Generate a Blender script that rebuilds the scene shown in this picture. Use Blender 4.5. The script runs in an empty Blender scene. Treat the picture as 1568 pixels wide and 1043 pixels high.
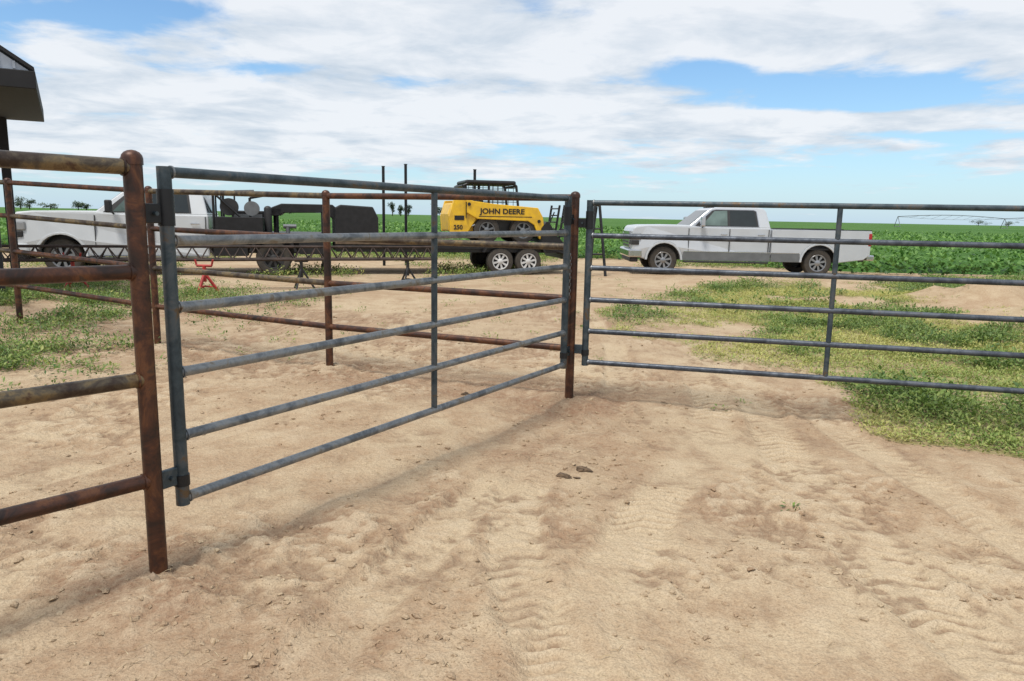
import bpy, math, numpy as np
from mathutils import Matrix, Vector
R=np.random.RandomState(7)
rad=math.radians
scene=bpy.context.scene
col=scene.collection
scene.view_settings.view_transform='Standard'
scene.view_settings.look='None'

# ---------------------------------------------------------------- materials
def new_mat(name):
    m=bpy.data.materials.new(name); m.use_nodes=True
    nt=m.node_tree; b=nt.nodes['Principled BSDF']; return m,nt,b
def simple(name,c,rough=.5,metal=0.,var=.12,scale=6.,bump=0.,spec=None,dirt=None):
    m,nt,b=new_mat(name)
    N=nt.nodes; L=nt.links
    tc=N.new('ShaderNodeNewGeometry')
    no=N.new('ShaderNodeTexNoise'); no.inputs['Scale'].default_value=scale; no.inputs['Detail'].default_value=5
    L.new(tc.outputs['Position'],no.inputs['Vector'])
    r=N.new('ShaderNodeValToRGB')
    r.color_ramp.elements[0].position=.35; r.color_ramp.elements[1].position=.7
    d=dirt if dirt else tuple(x*(1-var*1.6) for x in c)
    r.color_ramp.elements[0].color=(*d,1); r.color_ramp.elements[1].color=(*[min(1,x*(1+var*.5)) for x in c],1)
    L.new(no.outputs['Fac'],r.inputs['Fac']); L.new(r.outputs['Color'],b.inputs['Base Color'])
    b.inputs['Roughness'].default_value=rough; b.inputs['Metallic'].default_value=metal
    if bump:
        bp=N.new('ShaderNodeBump'); bp.inputs['Strength'].default_value=bump; bp.inputs['Distance'].default_value=.01
        L.new(no.outputs['Fac'],bp.inputs['Height']); L.new(bp.outputs['Normal'],b.inputs['Normal'])
    return m
def pipe_mat(name,stops,rough,metal,scale=3.):
    m,nt,b=new_mat(name); N=nt.nodes; L=nt.links
    g=N.new('ShaderNodeNewGeometry')
    n1=N.new('ShaderNodeTexNoise'); n1.inputs['Scale'].default_value=scale; n1.inputs['Detail'].default_value=9; n1.inputs['Roughness'].default_value=.7
    n1.inputs['Distortion'].default_value=.6
    L.new(g.outputs['Position'],n1.inputs['Vector'])
    r=N.new('ShaderNodeValToRGB'); e=r.color_ramp.elements
    e[0].position=stops[0][0]; e[0].color=(*stops[0][1],1)
    e[1].position=stops[-1][0]; e[1].color=(*stops[-1][1],1)
    for p,c in stops[1:-1]:
        k=e.new(p); k.color=(*c,1)
    L.new(n1.outputs['Fac'],r.inputs['Fac']); L.new(r.outputs['Color'],b.inputs['Base Color'])
    n2=N.new('ShaderNodeTexNoise'); n2.inputs['Scale'].default_value=45; n2.inputs['Detail'].default_value=4
    L.new(g.outputs['Position'],n2.inputs['Vector'])
    mr=N.new('ShaderNodeMapRange'); mr.inputs['To Min'].default_value=rough-.12; mr.inputs['To Max'].default_value=rough+.2
    L.new(n2.outputs['Fac'],mr.inputs['Value']); L.new(mr.outputs['Result'],b.inputs['Roughness'])
    bp=N.new('ShaderNodeBump'); bp.inputs['Strength'].default_value=.35; bp.inputs['Distance'].default_value=.002
    L.new(n2.outputs['Fac'],bp.inputs['Height']); L.new(bp.outputs['Normal'],b.inputs['Normal'])
    b.inputs['Metallic'].default_value=metal
    return m
M_rust=pipe_mat('rusty_pipe',[(.30,(.010,.008,.008)),(.42,(.030,.015,.011)),(.51,(.07,.027,.015)),(.58,(.13,.052,.022)),(.64,(.05,.03,.022)),(.74,(.15,.115,.08))],.40,.3,5)
M_rustrail=pipe_mat('rusty_rail',[(.30,(.018,.014,.012)),(.42,(.045,.03,.022)),(.51,(.09,.072,.05)),(.58,(.18,.13,.065)),(.66,(.07,.037,.022)),(.76,(.13,.11,.09))],.38,.4,6)
M_steel=pipe_mat('bare_steel',[(.30,(.06,.068,.078)),(.43,(.13,.145,.16)),(.54,(.235,.25,.26)),(.62,(.18,.165,.14)),(.70,(.12,.07,.04)),(.8,(.2,.2,.2))],.40,.45,7)
M_stile=pipe_mat('dark_steel',[(.30,(.018,.028,.036)),(.48,(.045,.066,.080)),(.58,(.08,.095,.105)),(.66,(.12,.075,.035)),(.74,(.05,.05,.05))],.45,.4,7)
M_steel2=pipe_mat('grey_steel',[(.30,(.025,.030,.042)),(.47,(.055,.066,.085)),(.58,(.10,.115,.14)),(.72,(.07,.05,.04))],.42,.45,7)
M_hinge=simple('hinge_black',(.018,.02,.023),.45,.4)
M_white=simple('white_paint',(.60,.63,.66),.22,0,.03,3)
M_silver=simple('pearl_paint',(.52,.55,.59),.22,.15,.03,3)
M_lower=simple('silver_trim',(.17,.18,.19),.35,.3,.1,5)
M_black=simple('black_paint',(.014,.014,.016),.45,.1,.3,8)
M_plast=simple('black_plastic',(.025,.025,.027),.6)
M_rubber=simple('tire_rubber',(.03,.028,.026),.85,0,.3,12,dirt=(.06,.05,.04))
M_glass=simple('tinted_glass',(.02,.027,.03),.06,0,.1)
M_glassl=simple('clear_glass',(.12,.17,.16),.06,0,.3,2)
M_chrome=simple('chrome',(.55,.56,.58),.18,1.,.05)
M_alloy=simple('alloy_wheel',(.30,.31,.33),.35,.6,.1)
M_rimw=simple('white_rim',(.6,.6,.6),.5,0,.1)
M_yellow=simple('yellow_paint',(.80,.49,.015),.4,0,.1,5,dirt=(.62,.37,.03))
M_red=simple('red_paint',(.42,.03,.025),.5,0,.2,8)
M_tail=simple('tail_lamp_red',(.4,.02,.02),.2,0)
M_amber=simple('lamp_clear',(.32,.33,.34),.12,.3)
M_truss=simple('rusty_truss',(.06,.038,.03),.7,.2,.4,5)
M_wood=simple('deck_wood',(.16,.11,.07),.8,0,.3,8)
M_roofw=simple('roof_metal',(.40,.45,.52),.5,.2,.1)
M_blackroof=simple('dark_trim',(.010,.010,.012),.7,0,.2)
M_bark=simple('bark',(.07,.05,.035),.9,0,.3,3)
M_chain=simple('chain_steel',(.3,.3,.3),.4,.8)
M_conc=simple('concrete',(.3,.28,.25),.9,0,.2)

# ---------------------------------------------------------------- helpers
def empty(name,loc=(0,0,0),rz=0.,sc=1.):
    o=bpy.data.objects.new(name,None); o.empty_display_size=.2
    o.location=loc; o.rotation_euler=(0,0,rz); o.scale=(sc,)*3; col.objects.link(o); return o
def mesh_obj(name,V,F,mat,parent=None,smooth=False,bevel=0.,seg=2):
    me=bpy.data.meshes.new(name); me.from_pydata([tuple(map(float,v)) for v in V],[],[tuple(f) for f in F]); me.update()
    import bmesh
    bm=bmesh.new(); bm.from_mesh(me); bmesh.ops.recalc_face_normals(bm,faces=bm.faces); bm.to_mesh(me); bm.free()
    o=bpy.data.objects.new(name,me); col.objects.link(o)
    if mat: me.materials.append(mat)
    if parent: o.parent=parent
    if smooth:
        me.polygons.foreach_set('use_smooth',[True]*len(me.polygons))
    if bevel:
        b=o.modifiers.new('b','BEVEL'); b.width=bevel; b.segments=seg; b.limit_method='ANGLE'; b.angle_limit=rad(35)
    return o
BF=[(0,1,2,3),(7,6,5,4),(0,4,5,1),(1,5,6,2),(2,6,7,3),(3,7,4,0)]
def box(name,x0,x1,y0,y1,z0,z1,mat,parent=None,bevel=0.):
    V=[(x0,y0,z0),(x1,y0,z0),(x1,y1,z0),(x0,y1,z0),(x0,y0,z1),(x1,y0,z1),(x1,y1,z1),(x0,y1,z1)]
    return mesh_obj(name,V,BF,mat,parent,bevel=bevel)
def tube_data(p0,p1,r,n=16,dome=False,V=None,F=None):
    if V is None: V,F=[],[]
    p0=Vector(p0);p1=Vector(p1); d=(p1-p0).normalized()
    a=Vector((0,0,1)) if abs(d.z)<.9 else Vector((1,0,0))
    u=d.cross(a).normalized(); w=d.cross(u)
    rings=[(p0,r),(p1,r)]
    if dome:
        for k in range(1,5):
            t=k/4*math.pi/2; rings.append((p1+d*r*.8*math.sin(t),max(r*math.cos(t),r*.05)))
    b=len(V)
    for c,rr in rings:
        for i in range(n):
            t=2*math.pi*i/n; V.append(c+(u*math.cos(t)+w*math.sin(t))*rr)
    for k in range(len(rings)-1):
        for i in range(n):
            j=(i+1)%n; F.append((b+k*n+i,b+k*n+j,b+(k+1)*n+j,b+(k+1)*n+i))
    F.append(tuple(b+i for i in range(n))[::-1]); e=b+(len(rings)-1)*n
    F.append(tuple(e+i for i in range(n)))
    return V,F
def tube(name,p0,p1,r,mat,parent=None,n=16,dome=False):
    V,F=tube_data(p0,p1,r,n,dome)
    o=mesh_obj(name,V,F,mat,parent,smooth=True)
    e=o.modifiers.new('es','EDGE_SPLIT'); e.split_angle=rad(50)
    return o
def tubes(name,segs,mat,parent=None,n=8):
    V,F=[],[]
    for p0,p1,r in segs: tube_data(p0,p1,r,n,False,V,F)
    o=mesh_obj(name,V,F,mat,parent,smooth=True)
    e=o.modifiers.new('es','EDGE_SPLIT'); e.split_angle=rad(50)
    return o
def prism(name,pts,y0,y1,mat,parent=None,bevel=0.,inset=None):
    n=len(pts); V=[]
    for (x,z) in pts: V.append((x,y0+(inset(z) if inset else 0),z))
    for (x,z) in pts: V.append((x,y1-(inset(z) if inset else 0),z))
    F=[tuple(range(n)),tuple(range(2*n-1,n-1,-1))]
    for i in range(n):
        j=(i+1)%n; F.append((i,j,n+j,n+i))
    return mesh_obj(name,V,F,mat,parent,bevel=bevel)
def arc(cx,cz,r,a0,a1,n=12):
    return [(cx+r*math.cos(rad(a0+(a1-a0)*k/n)),cz+r*math.sin(rad(a0+(a1-a0)*k/n))) for k in range(n+1)]
def lathe_y(name,prof,c,mat,parent,n=32):
    V=[];F=[];m=len(prof)
    for i in range(n):
        t=2*math.pi*i/n
        for (r,y) in prof: V.append((c[0]+r*math.cos(t),c[1]+y,c[2]+r*math.sin(t)))
    for i in range(n):
        j=(i+1)%n
        for k in range(m-1): F.append((i*m+k,i*m+k+1,j*m+k+1,j*m+k))
    o=mesh_obj(name,V,F,mat,parent,smooth=True)
    e=o.modifiers.new('es','EDGE_SPLIT'); e.split_angle=rad(40)
    return o
def wheel(pref,c,r,w,rimmat,parent,side=-1,spokes=8):
    s=-side
    prof=[(r*.58,.02*s),(r*.66,0),(r*.93,.012*s),(r,.05*s),(r,(w-.05)*s),(r*.93,w*s),(r*.6,w*s)]
    lathe_y(pref+'_tire',prof,c,M_rubber,parent)
    lathe_y(pref+'_rim',[(r*.62,.015*s),(r*.56,.02*s),(r*.54,.09*s),(.001,.09*s)],c,M_black,parent)
    lathe_y(pref+'_rim_lip',[(r*.62,.012*s),(r*.6,.005*s),(r*.54,.01*s),(r*.54,.05*s)],c,rimmat,parent)
    lathe_y(pref+'_hub',[(r*.22,.06*s),(r*.2,.02*s),(.10*r,.0),(.001,.0)],c,rimmat,parent)
    V=[];F=[]
    for k in range(spokes):
        t=2*math.pi*(k+.3)/spokes; d=np.array([math.cos(t),0,math.sin(t)]); q=np.array([-math.sin(t),0,math.cos(t)])
        b=len(V); cc=np.array(c)
        for rr,ww in ((r*.15,r*.055),(r*.58,r*.085)):
            for yy in (.022*s,.06*s):
                for sg in (-1,1): V.append(tuple(cc+d*rr+q*ww*sg+np.array([0,yy,0])))
        F+= [(b,b+1,b+5,b+4),(b+2,b+3,b+7,b+6),(b,b+2,b+6,b+4),(b+1,b+3,b+7,b+5)]
    mesh_obj(pref+'_spokes',V,F,rimmat,parent)

# numpy noise
_T=np.random.RandomState(3).rand(256,256)
def vn(x,y,s=0):
    x=x+s*17.3; y=y+s*9.7
    xi=np.floor(x).astype(int); yi=np.floor(y).astype(int); fx=x-xi; fy=y-yi
    fx=fx*fx*(3-2*fx); fy=fy*fy*(3-2*fy)
    a=_T[xi%256,yi%256]; b=_T[(xi+1)%256,yi%256]; c=_T[xi%256,(yi+1)%256]; d=_T[(xi+1)%256,(yi+1)%256]
    return (a*(1-fx)+b*fx)*(1-fy)+(c*(1-fx)+d*fx)*fy
def fbm(x,y,o=4,s=0):
    v=0;a=.5;t=0
    for k in range(o):
        c_,s_=math.cos(.6*k),math.sin(.6*k)
        v=v+a*vn((x*c_-y*s_)*2**k,(x*s_+y*c_)*2**k,s+k*3); t+=a; a*=.55
    return v/t
def sstep(x,a,b):
    t=np.clip((x-a)/(b-a),0,1); return t*t*(3-2*t)

# ---------------------------------------------------------------- key places
PL=(-1.52,3.0); PG=(.515,6.38); PB=(-1.86,7.40); PC=(-4.10,8.41); PD=(-6.38,9.46)
def crop_edge(X): return 29.-5.6*sstep(X,4.,12.)
def mounds(x,y):
    h=.22*np.exp(-(((x+7.8)/2.6)**2+((y-11.0)/2.6)**2))
    h=h+.45*np.exp(-(((x-9.9)/1.4)**2+((y-15.4)/.9)**2))*(.5+1.*fbm(x*2,y*2,3,4))
    h=h+.34*np.exp(-(((x-8.0)/1.2)**2+((y-11.6)/.6)**2))*(.5+1.*fbm(x*2,y*2,3,4))
    h=h+.25*np.exp(-(((x-6.2)/2.2)**2+((y-18.6)/.5)**2))*(.7+.6*vn(x*2,y*2,4))
    return h
def hbase(x,y):
    near=1-sstep(y,14,22)
    return mounds(x,y)+(fbm(x*.5,y*.5,3,2)-.5)*.08*near+(fbm(x*2,y*2,3,5)-.5)*.05*near
def seg_d(x,y,a,b):
    ax,ay=a;bx,by=b; dx,dy=bx-ax,by-ay; L2=dx*dx+dy*dy
    t=np.clip(((x-ax)*dx+(y-ay)*dy)/L2,0,1); return np.hypot(x-ax-t*dx,y-ay-t*dy)
ruts=[([(-1,2.05),(2.,1.85),(3.4,1.78),(5.,1.95),(7.5,2.35),(11,2.2)],.32,1.),
      ([(1.6,-.05),(2.8,.35),(3.8,.72),(5.1,1.40),(6.5,1.85),(9,2.0)],.32,.9),
      ([(-1,.75),(2.,.35),(3.2,-.02),(4.6,.1),(6.,.9),(9.,1.3),(14,1.2)],.27,.35),
      ([(1.2,2.4),(2.5,2.7),(4.5,2.6),(6.5,2.6)],.28,.5),
      ([(.5,-1.0),(2.2,-.75),(3.6,-.35),(5.,.15)],.26,.2),
      ([(3.6,-3.2),(5.,-2.3),(7.,-1.1),(9,.2)],.28,.3),
      ([(4.6,-3.9),(6.5,-3.0),(9,-2.0),(13,-1.0)],.28,.2)]
def ground_fields(x,y):
    h=hbase(x,y)
    comp=np.zeros_like(x); wob=(fbm(x*1.2,y*1.2,3,8)-.5)*.5; lug=np.zeros_like(x); berm=np.zeros_like(x)
    ny_=np.linspace(-1,14,400)
    for k,(cp,w,ls) in enumerate(ruts):
        cy=np.array([p[0] for p in cp]);cxx=np.array([p[1] for p in cp])
        f=np.interp(ny_,cy,cxx); f=np.convolve(np.pad(f,20,'edge'),np.ones(41)/41,'valid'); df=np.gradient(f,ny_)
        fx=np.interp(y,ny_,f); dd=np.interp(y,ny_,df)
        n=(x-fx)/np.sqrt(1+dd*dd)+wob*.14
        m=(1-sstep(np.abs(n),w*.40,w*.62))*sstep(y,cy[0],cy[0]+.3)*(1-sstep(y,cy[-1]-.8,cy[-1]))
        pat=sstep(vn(x*1.3,y*1.3,20+k),.3,.6)
        ph=(y*np.sqrt(1+dd*dd)+np.abs(n)*.45+(fbm(x*3,y*3,2,4)-.5)*.09)/.085*2*np.pi
        lg=m*pat*np.sin(ph)*(y<9)*(.25+1.4*sstep(fbm(x*5,y*5,2,44),.3,.7))*ls
        h=h+lg*.0085-m*(.3+.7*pat)*.016
        bm_=np.exp(-((np.abs(n)-w*.72)/(w*.16))**2)*(y>cy[0])*(y<cy[-1]); berm=np.maximum(berm,bm_*(.2+.8*pat))
        lug=lug+lg; comp=np.maximum(comp,m*(.4+.6*pat))
    h=h+berm*.010*(fbm(x*7,y*7,2,45)+.3)
    fine=sstep(fbm(x*1.0,y*1.0,3,11),.45,.60)
    fa=fbm(x*9,y*9,4,13)-.5; fb=fbm(x*22,y*22,2,14)-.5; fc=fbm(x*4.2,y*4.2,3,15)-.5
    rl=(1-sstep(y,10,16))
    rough=(.010+.045*fine*(1-.8*comp)+.02*berm)
    h=h+(fa*rough+fb*rough*.5+fc*.035*(.4+.6*fine))*rl
    dmp=np.zeros_like(x)
    for p,r in ((PL,.8),(PG,1.05),(PB,.85),(PC,.8)):
        d=np.hypot(x-p[0],y-p[1]); dmp=np.maximum(dmp,1-sstep(d+wob*.5,r*.35,r)); h=h+.035*np.exp(-(d/.25)**2)
    dmp=np.maximum(dmp,.8*(1-sstep(seg_d(x,y,PG,PC)+wob*.6,.25,1.)))
    dmp=np.maximum(dmp,.65*(1-sstep(seg_d(x,y,(-.9,2.4),(-3,1))+wob*.5,.2,1.)))
    dmp=np.maximum(dmp,.6*(1-sstep(seg_d(x,y,(.2,4.9),(1.6,7.2))+wob*.9,.05,.7)))
    dmp=np.maximum(dmp,.65*sstep(fbm(x*.6,y*.6,3,19),.44,.6)*(.4+.6*fine)*(1-comp)*(1-sstep(y,12,18)))
    h=h+dmp*(fbm(x*6,y*6,3,17)-.5)*.06
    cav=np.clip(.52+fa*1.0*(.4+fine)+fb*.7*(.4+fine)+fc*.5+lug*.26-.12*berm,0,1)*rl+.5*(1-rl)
    return h,comp,dmp,cav
def ground_z(x,y):
    x=np.asarray(x,float);y=np.asarray(y,float); return ground_fields(x,y)[0]

def axis(lo,hi,step,mn,mx,g):
    c=list(np.arange(lo,hi,step)); s=step
    while c[-1]<mx: s=min(s*g,400); c.append(c[-1]+s)
    s=step; l=[lo]
    while l[-1]>mn: s=min(s*g,400); l.append(l[-1]-s)
    return np.array(l[:0:-1]+c)
xs=axis(-3.2,4.2,.016,-3000,3000,1.04); ys=axis(1.2,7.5,.016,-30,5000,1.04)
GX,GY=np.meshgrid(xs,ys); H,CO,DM,CV=ground_fields(GX.ravel(),GY.ravel())
def fast_mesh(name,V,Q,mat,parent=None,attrs=None,smooth=True):
    me=bpy.data.meshes.new(name); nv=len(V); nf=len(Q); k=Q.shape[1]
    me.vertices.add(nv); me.vertices.foreach_set('co',V.astype(np.float32).ravel())
    me.loops.add(nf*k); me.loops.foreach_set('vertex_index',Q.astype(np.int32).ravel())
    me.polygons.add(nf); me.polygons.foreach_set('loop_start',np.arange(0,nf*k,k,dtype=np.int32))
    me.update(calc_edges=True)
    me.polygons.foreach_set('use_smooth',np.full(nf,smooth))
    for nme,arr in (attrs or {}).items():
        a=me.attributes.new(nme,'FLOAT','POINT'); a.data.foreach_set('value',arr.astype(np.float32))
    me.materials.append(mat); me.validate()
    o=bpy.data.objects.new(name,me); col.objects.link(o)
    if parent: o.parent=parent
    return o
ny,nx=GX.shape
idx=np.arange(ny*nx).reshape(ny,nx)
Q=np.stack([idx[:-1,:-1],idx[:-1,1:],idx[1:,1:],idx[1:,:-1]],-1).reshape(-1,4)

m,nt,b=new_mat('dirt'); N=nt.nodes; L=nt.links
g=N.new('ShaderNodeNewGeometry')
def noise(sc,det=6,rough=.6,dist=0.):
    n=N.new('ShaderNodeTexNoise'); n.inputs['Scale'].default_value=sc; n.inputs['Detail'].default_value=det
    n.inputs['Roughness'].default_value=rough; n.inputs['Distortion'].default_value=dist
    L.new(g.outputs['Position'],n.inputs['Vector']); return n.outputs['Fac']
def mth(op,a,b_=None,clamp=False):
    n=N.new('ShaderNodeMath'); n.operation=op; n.use_clamp=clamp
    for i,v in enumerate((a,b_)):
        if v is None: continue
        if isinstance(v,(int,float)): n.inputs[i].default_value=v
        else: L.new(v,n.inputs[i])
    return n.outputs[0]
def mixc(f,c1,c2,bt='MIX'):
    n=N.new('ShaderNodeMix'); n.data_type='RGBA'; n.blend_type=bt
    if isinstance(f,(int,float)): n.inputs[0].default_value=f
    else: L.new(f,n.inputs[0])
    for i,c in ((6,c1),(7,c2)):
        if isinstance(c,tuple): n.inputs[i].default_value=(*c,1)
        else: L.new(c,n.inputs[i])
    return n.outputs[2]
def mrange(v,a,b_,lo=0,hi=1):
    n=N.new('ShaderNodeMapRange'); n.inputs[1].default_value=a;n.inputs[2].default_value=b_;n.inputs[3].default_value=lo;n.inputs[4].default_value=hi
    L.new(v,n.inputs[0]); return n.outputs[0]
def attr(nm):
    a=N.new('ShaderNodeAttribute'); a.attribute_name=nm; return a.outputs['Fac']
at=attr('comp'); ad=attr('damp'); ac=attr('cav'); av=attr('veg')
n1=noise(.55,6,.62,.4); n2=noise(3.2,6,.65); n3=noise(28,4,.7); n4=noise(110,2,.6)
f=mrange(mth('ADD',mth('MULTIPLY',n1,.55),mth('MULTIPLY',n2,.45)),.42,.56)
f=mth('SUBTRACT',f,mth('MULTIPLY',at,.55),True)
c=mixc(f,(.515,.405,.27),(.39,.27,.17))
c=mixc(mth('MULTIPLY',ad,mrange(n2,.3,.6,.45,1.)),c,(.265,.155,.095))
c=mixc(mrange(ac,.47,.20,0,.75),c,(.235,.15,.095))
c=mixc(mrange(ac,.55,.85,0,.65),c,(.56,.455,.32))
c=mixc(mrange(n3,.38,.68,0,.42),c,(.52,.42,.295))
c=mixc(mrange(n4,.58,.38,0,.35),c,(.19,.125,.08))
c=mixc(mth('MULTIPLY',av,mrange(n2,.35,.6,.2,.8)),c,(.26,.25,.09))
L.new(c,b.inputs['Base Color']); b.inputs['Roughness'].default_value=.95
b.inputs['Specular IOR Level'].default_value=.12
vo=N.new('ShaderNodeTexVoronoi'); vo.inputs['Scale'].default_value=34; L.new(g.outputs['Position'],vo.inputs['Vector'])
hh=mth('ADD',mth('ADD',mth('MULTIPLY',n3,1.),mth('MULTIPLY',n4,.3)),mth('MULTIPLY',vo.outputs['Distance'],-.35))
bp=N.new('ShaderNodeBump'); bp.inputs['Strength'].default_value=.9; bp.inputs['Distance'].default_value=.022
L.new(hh,bp.inputs['Height']); L.new(bp.outputs['Normal'],b.inputs['Normal'])
M_dirt=m

# ---------------------------------------------------------------- weed layout
rb=np.array([(3.45,4.4),(2.75,6.3),(2.2,8.4),(1.8,10.2),(1.7,12.5),(2.3,14.5),(4.2,17.3),(6.2,19.0),(10.5,20.6),(14.,22.5),(40,23),(40,4.4)])
def inpoly(x,y,P):
    c=np.zeros(x.shape,bool); n=len(P); j=n-1
    for i in range(n):
        xi,yi=P[i];xj,yj=P[j]
        cond=((yi>y)!=(yj>y))&(x<(xj-xi)*(y-yi)/(yj-yi+1e-9)+xi); c^=cond; j=i
    return c
def weed_density(X,Y):
    jx=(fbm(X*.9,Y*.9,3,31)-.5)*2.0; jy=(fbm(X*.9,Y*.9,3,37)-.5)*1.8
    k=inpoly(X+jx,Y+jy,rb); dens=fbm(X*.8,Y*.8,4,41)
    edge=sstep(X-1.9-.12*(Y-8)*(Y>8),0,1.6)
    near=sstep(X,2.6,3.6)*(1-sstep(Y,8.5,10.5))
    d=k*np.maximum(sstep(dens,.30,.50)*(.45+.5*edge),near*(.5+.45*sstep(dens,.3,.5)))
    return d*np.where(mounds(X,Y)>.12,.08,1.)
VG=weed_density(GX.ravel(),GY.ravel())*(GY.ravel()>3)*(GY.ravel()<24)
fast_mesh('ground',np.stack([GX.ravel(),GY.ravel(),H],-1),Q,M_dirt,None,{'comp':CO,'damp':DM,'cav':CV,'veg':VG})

# ---------------------------------------------------------------- leaves
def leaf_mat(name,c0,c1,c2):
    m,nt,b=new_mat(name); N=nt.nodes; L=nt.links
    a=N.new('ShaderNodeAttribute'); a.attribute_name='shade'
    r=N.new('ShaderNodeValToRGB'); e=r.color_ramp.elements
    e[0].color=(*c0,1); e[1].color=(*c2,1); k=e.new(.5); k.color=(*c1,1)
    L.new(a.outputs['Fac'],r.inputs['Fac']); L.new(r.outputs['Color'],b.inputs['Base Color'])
    b.inputs['Roughness'].default_value=.55
    t=N.new('ShaderNodeBsdfTranslucent'); L.new(r.outputs['Color'],t.inputs['Color'])
    mx=N.new('ShaderNodeMixShader'); mx.inputs[0].default_value=.3
    L.new(b.outputs[0],mx.inputs[1]); L.new(t.outputs[0],mx.inputs[2])
    L.new(mx.outputs[0],N['Material Output'].inputs['Surface'])
    return m
def leaves(name,P,az,tilt,ln,wd,shade,mat,parent=None):
    d=np.stack([np.cos(az)*np.cos(tilt),np.sin(az)*np.cos(tilt),np.sin(tilt)],-1)
    s=np.stack([-np.sin(az),np.cos(az),R.uniform(-.5,.5,len(az))],-1)
    l=ln[:,None]; w=wd[:,None]
    A=P; B=P+d*l*.5+s*w*.5; C=P+d*l; C[:,2]-=ln*.12; D=P+d*l*.5-s*w*.5
    V=np.stack([A,B,C,D],1).reshape(-1,3); n=len(P)
    Q=np.arange(n*4).reshape(n,4)
    return fast_mesh(name,V,Q,mat,parent,{'shade':np.repeat(shade,4)},smooth=False)
def plants(name,px,py,pz,hgt,spread,nl,lw,shade,mat,parent=None,asp=.35,grad=.25):
    n=len(px); k=nl
    i=np.repeat(np.arange(n),k); m=n*k
    r=spread[i]*np.sqrt(R.rand(m)); a=R.uniform(0,2*np.pi,m)
    t=R.rand(m)
    z=pz[i]+hgt[i]*t*(1-.45*(r/spread[i])**2)*.9
    P=np.stack([px[i]+r*np.cos(a),py[i]+r*np.sin(a),z],-1)
    ln=lw[i]*R.uniform(.6,1.4,m)
    tilt=R.uniform(-.1,1.2,m)
    az=a+R.normal(0,.9,m)
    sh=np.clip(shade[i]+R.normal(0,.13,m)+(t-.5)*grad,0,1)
    return leaves(name,P,az,tilt,ln,ln*asp*R.uniform(.7,1.3,m),sh,mat,parent)
M_weed=leaf_mat('weed_leaf',(.065,.13,.032),(.21,.30,.065),(.48,.46,.15))
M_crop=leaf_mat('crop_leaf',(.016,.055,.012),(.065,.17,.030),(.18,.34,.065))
weeds=empty('weed_patch')
X,Y=R.uniform(1.2,16,62000),4.2+18.5*R.rand(62000)**1.2
k=R.rand(len(X))<np.clip(weed_density(X,Y),0,1)
X,Y=X[k],Y[k]
big=fbm(X*.8,Y*.8,3,51)
hg=.035+.13*sstep(big,.47,.64)*R.uniform(.3,1.2,len(X))+.035*R.rand(len(X))
nr=np.exp(-(((X-4.6)/1.3)**2+((Y-6.6)/1.9)**2))
hg=hg*(1+.7*nr)
sh=np.clip(.92-.7*sstep(big,.44,.64)+.5*(fbm(X*.4,Y*.4,2,61)-.5)+R.normal(0,.1,len(X)),0,1)
sh=sh*(1-.4*sstep(X,2.8,3.6)*(1-sstep(Y,7.5,10)))
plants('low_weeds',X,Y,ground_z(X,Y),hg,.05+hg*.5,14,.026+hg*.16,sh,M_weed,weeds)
n=320; X=R.uniform(3.,15,n);Y=R.uniform(5,22,n); k=(weed_density(X,Y)>.3)&(fbm(X*.5,Y*.5,2,99)>.46); X,Y=X[k],Y[k]; hg=R.uniform(.18,.4,len(X))
plants('tall_weeds',X,Y,ground_z(X,Y),hg,.1+hg*.45,80,.03+hg*.16,np.clip(.25+R.normal(0,.12,len(X)),0,1),M_weed,weeds,asp=.3)
X,Y=R.uniform(-12,-3.4,20000),R.uniform(6.0,17,20000)
ctr=np.maximum.reduce([1.1*np.exp(-(((X+5.3)/.9)**2+((Y-7.4)/.9)**2)),1.0*np.exp(-(((X+7.0)/1.8)**2+((Y-10.8)/2.0)**2)),.6*np.exp(-(((X+5.2)/1.5)**2+((Y-13.6)/1.2)**2)),.8*np.exp(-(((X+10)/2.2)**2+((Y-15)/2.2)**2))])
k=R.rand(len(X))<np.clip(ctr*sstep(fbm(X*1.1,Y*1.1,3,71),.36,.54)*1.1,0,1)
X,Y=X[k],Y[k]; hg=R.uniform(.04,.20,len(X))
sh=np.clip(.28+R.normal(0,.15,len(X)),0,1)
plants('fence_weeds',X,Y,ground_z(X,Y),hg,.06+hg*.5,20,.028+hg*.15,sh,M_weed,weeds)
X1,Y1=R.uniform(-4,3,120),R.uniform(8,20,120); X2,Y2=R.uniform(-16,10,8000),R.uniform(18.,30.,8000)
k=fbm(X2*.4,Y2*.4,3,77)>.5-.03*(Y2-24); k&=~((X2>2)&(Y2<25)); X2,Y2=X2[k],Y2[k]
X3=np.array([1.62,1.80,2.05,.3,.62,1.0]);Y3=np.array([3.98,6.2,6.4,9.3,9.8,10.4])
X=np.r_[X1,X2,X3];Y=np.r_[Y1,Y2,Y3]; hg=np.r_[R.uniform(.03,.09,120),R.uniform(.1,.3,len(X2)),np.full(6,.035)]
plants('sparse_weeds',X,Y,ground_z(X,Y),hg,.05+hg*.5,16,.025+hg*.2,np.clip(.45+R.normal(0,.2,len(X)),0,1),M_weed,weeds)

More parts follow.
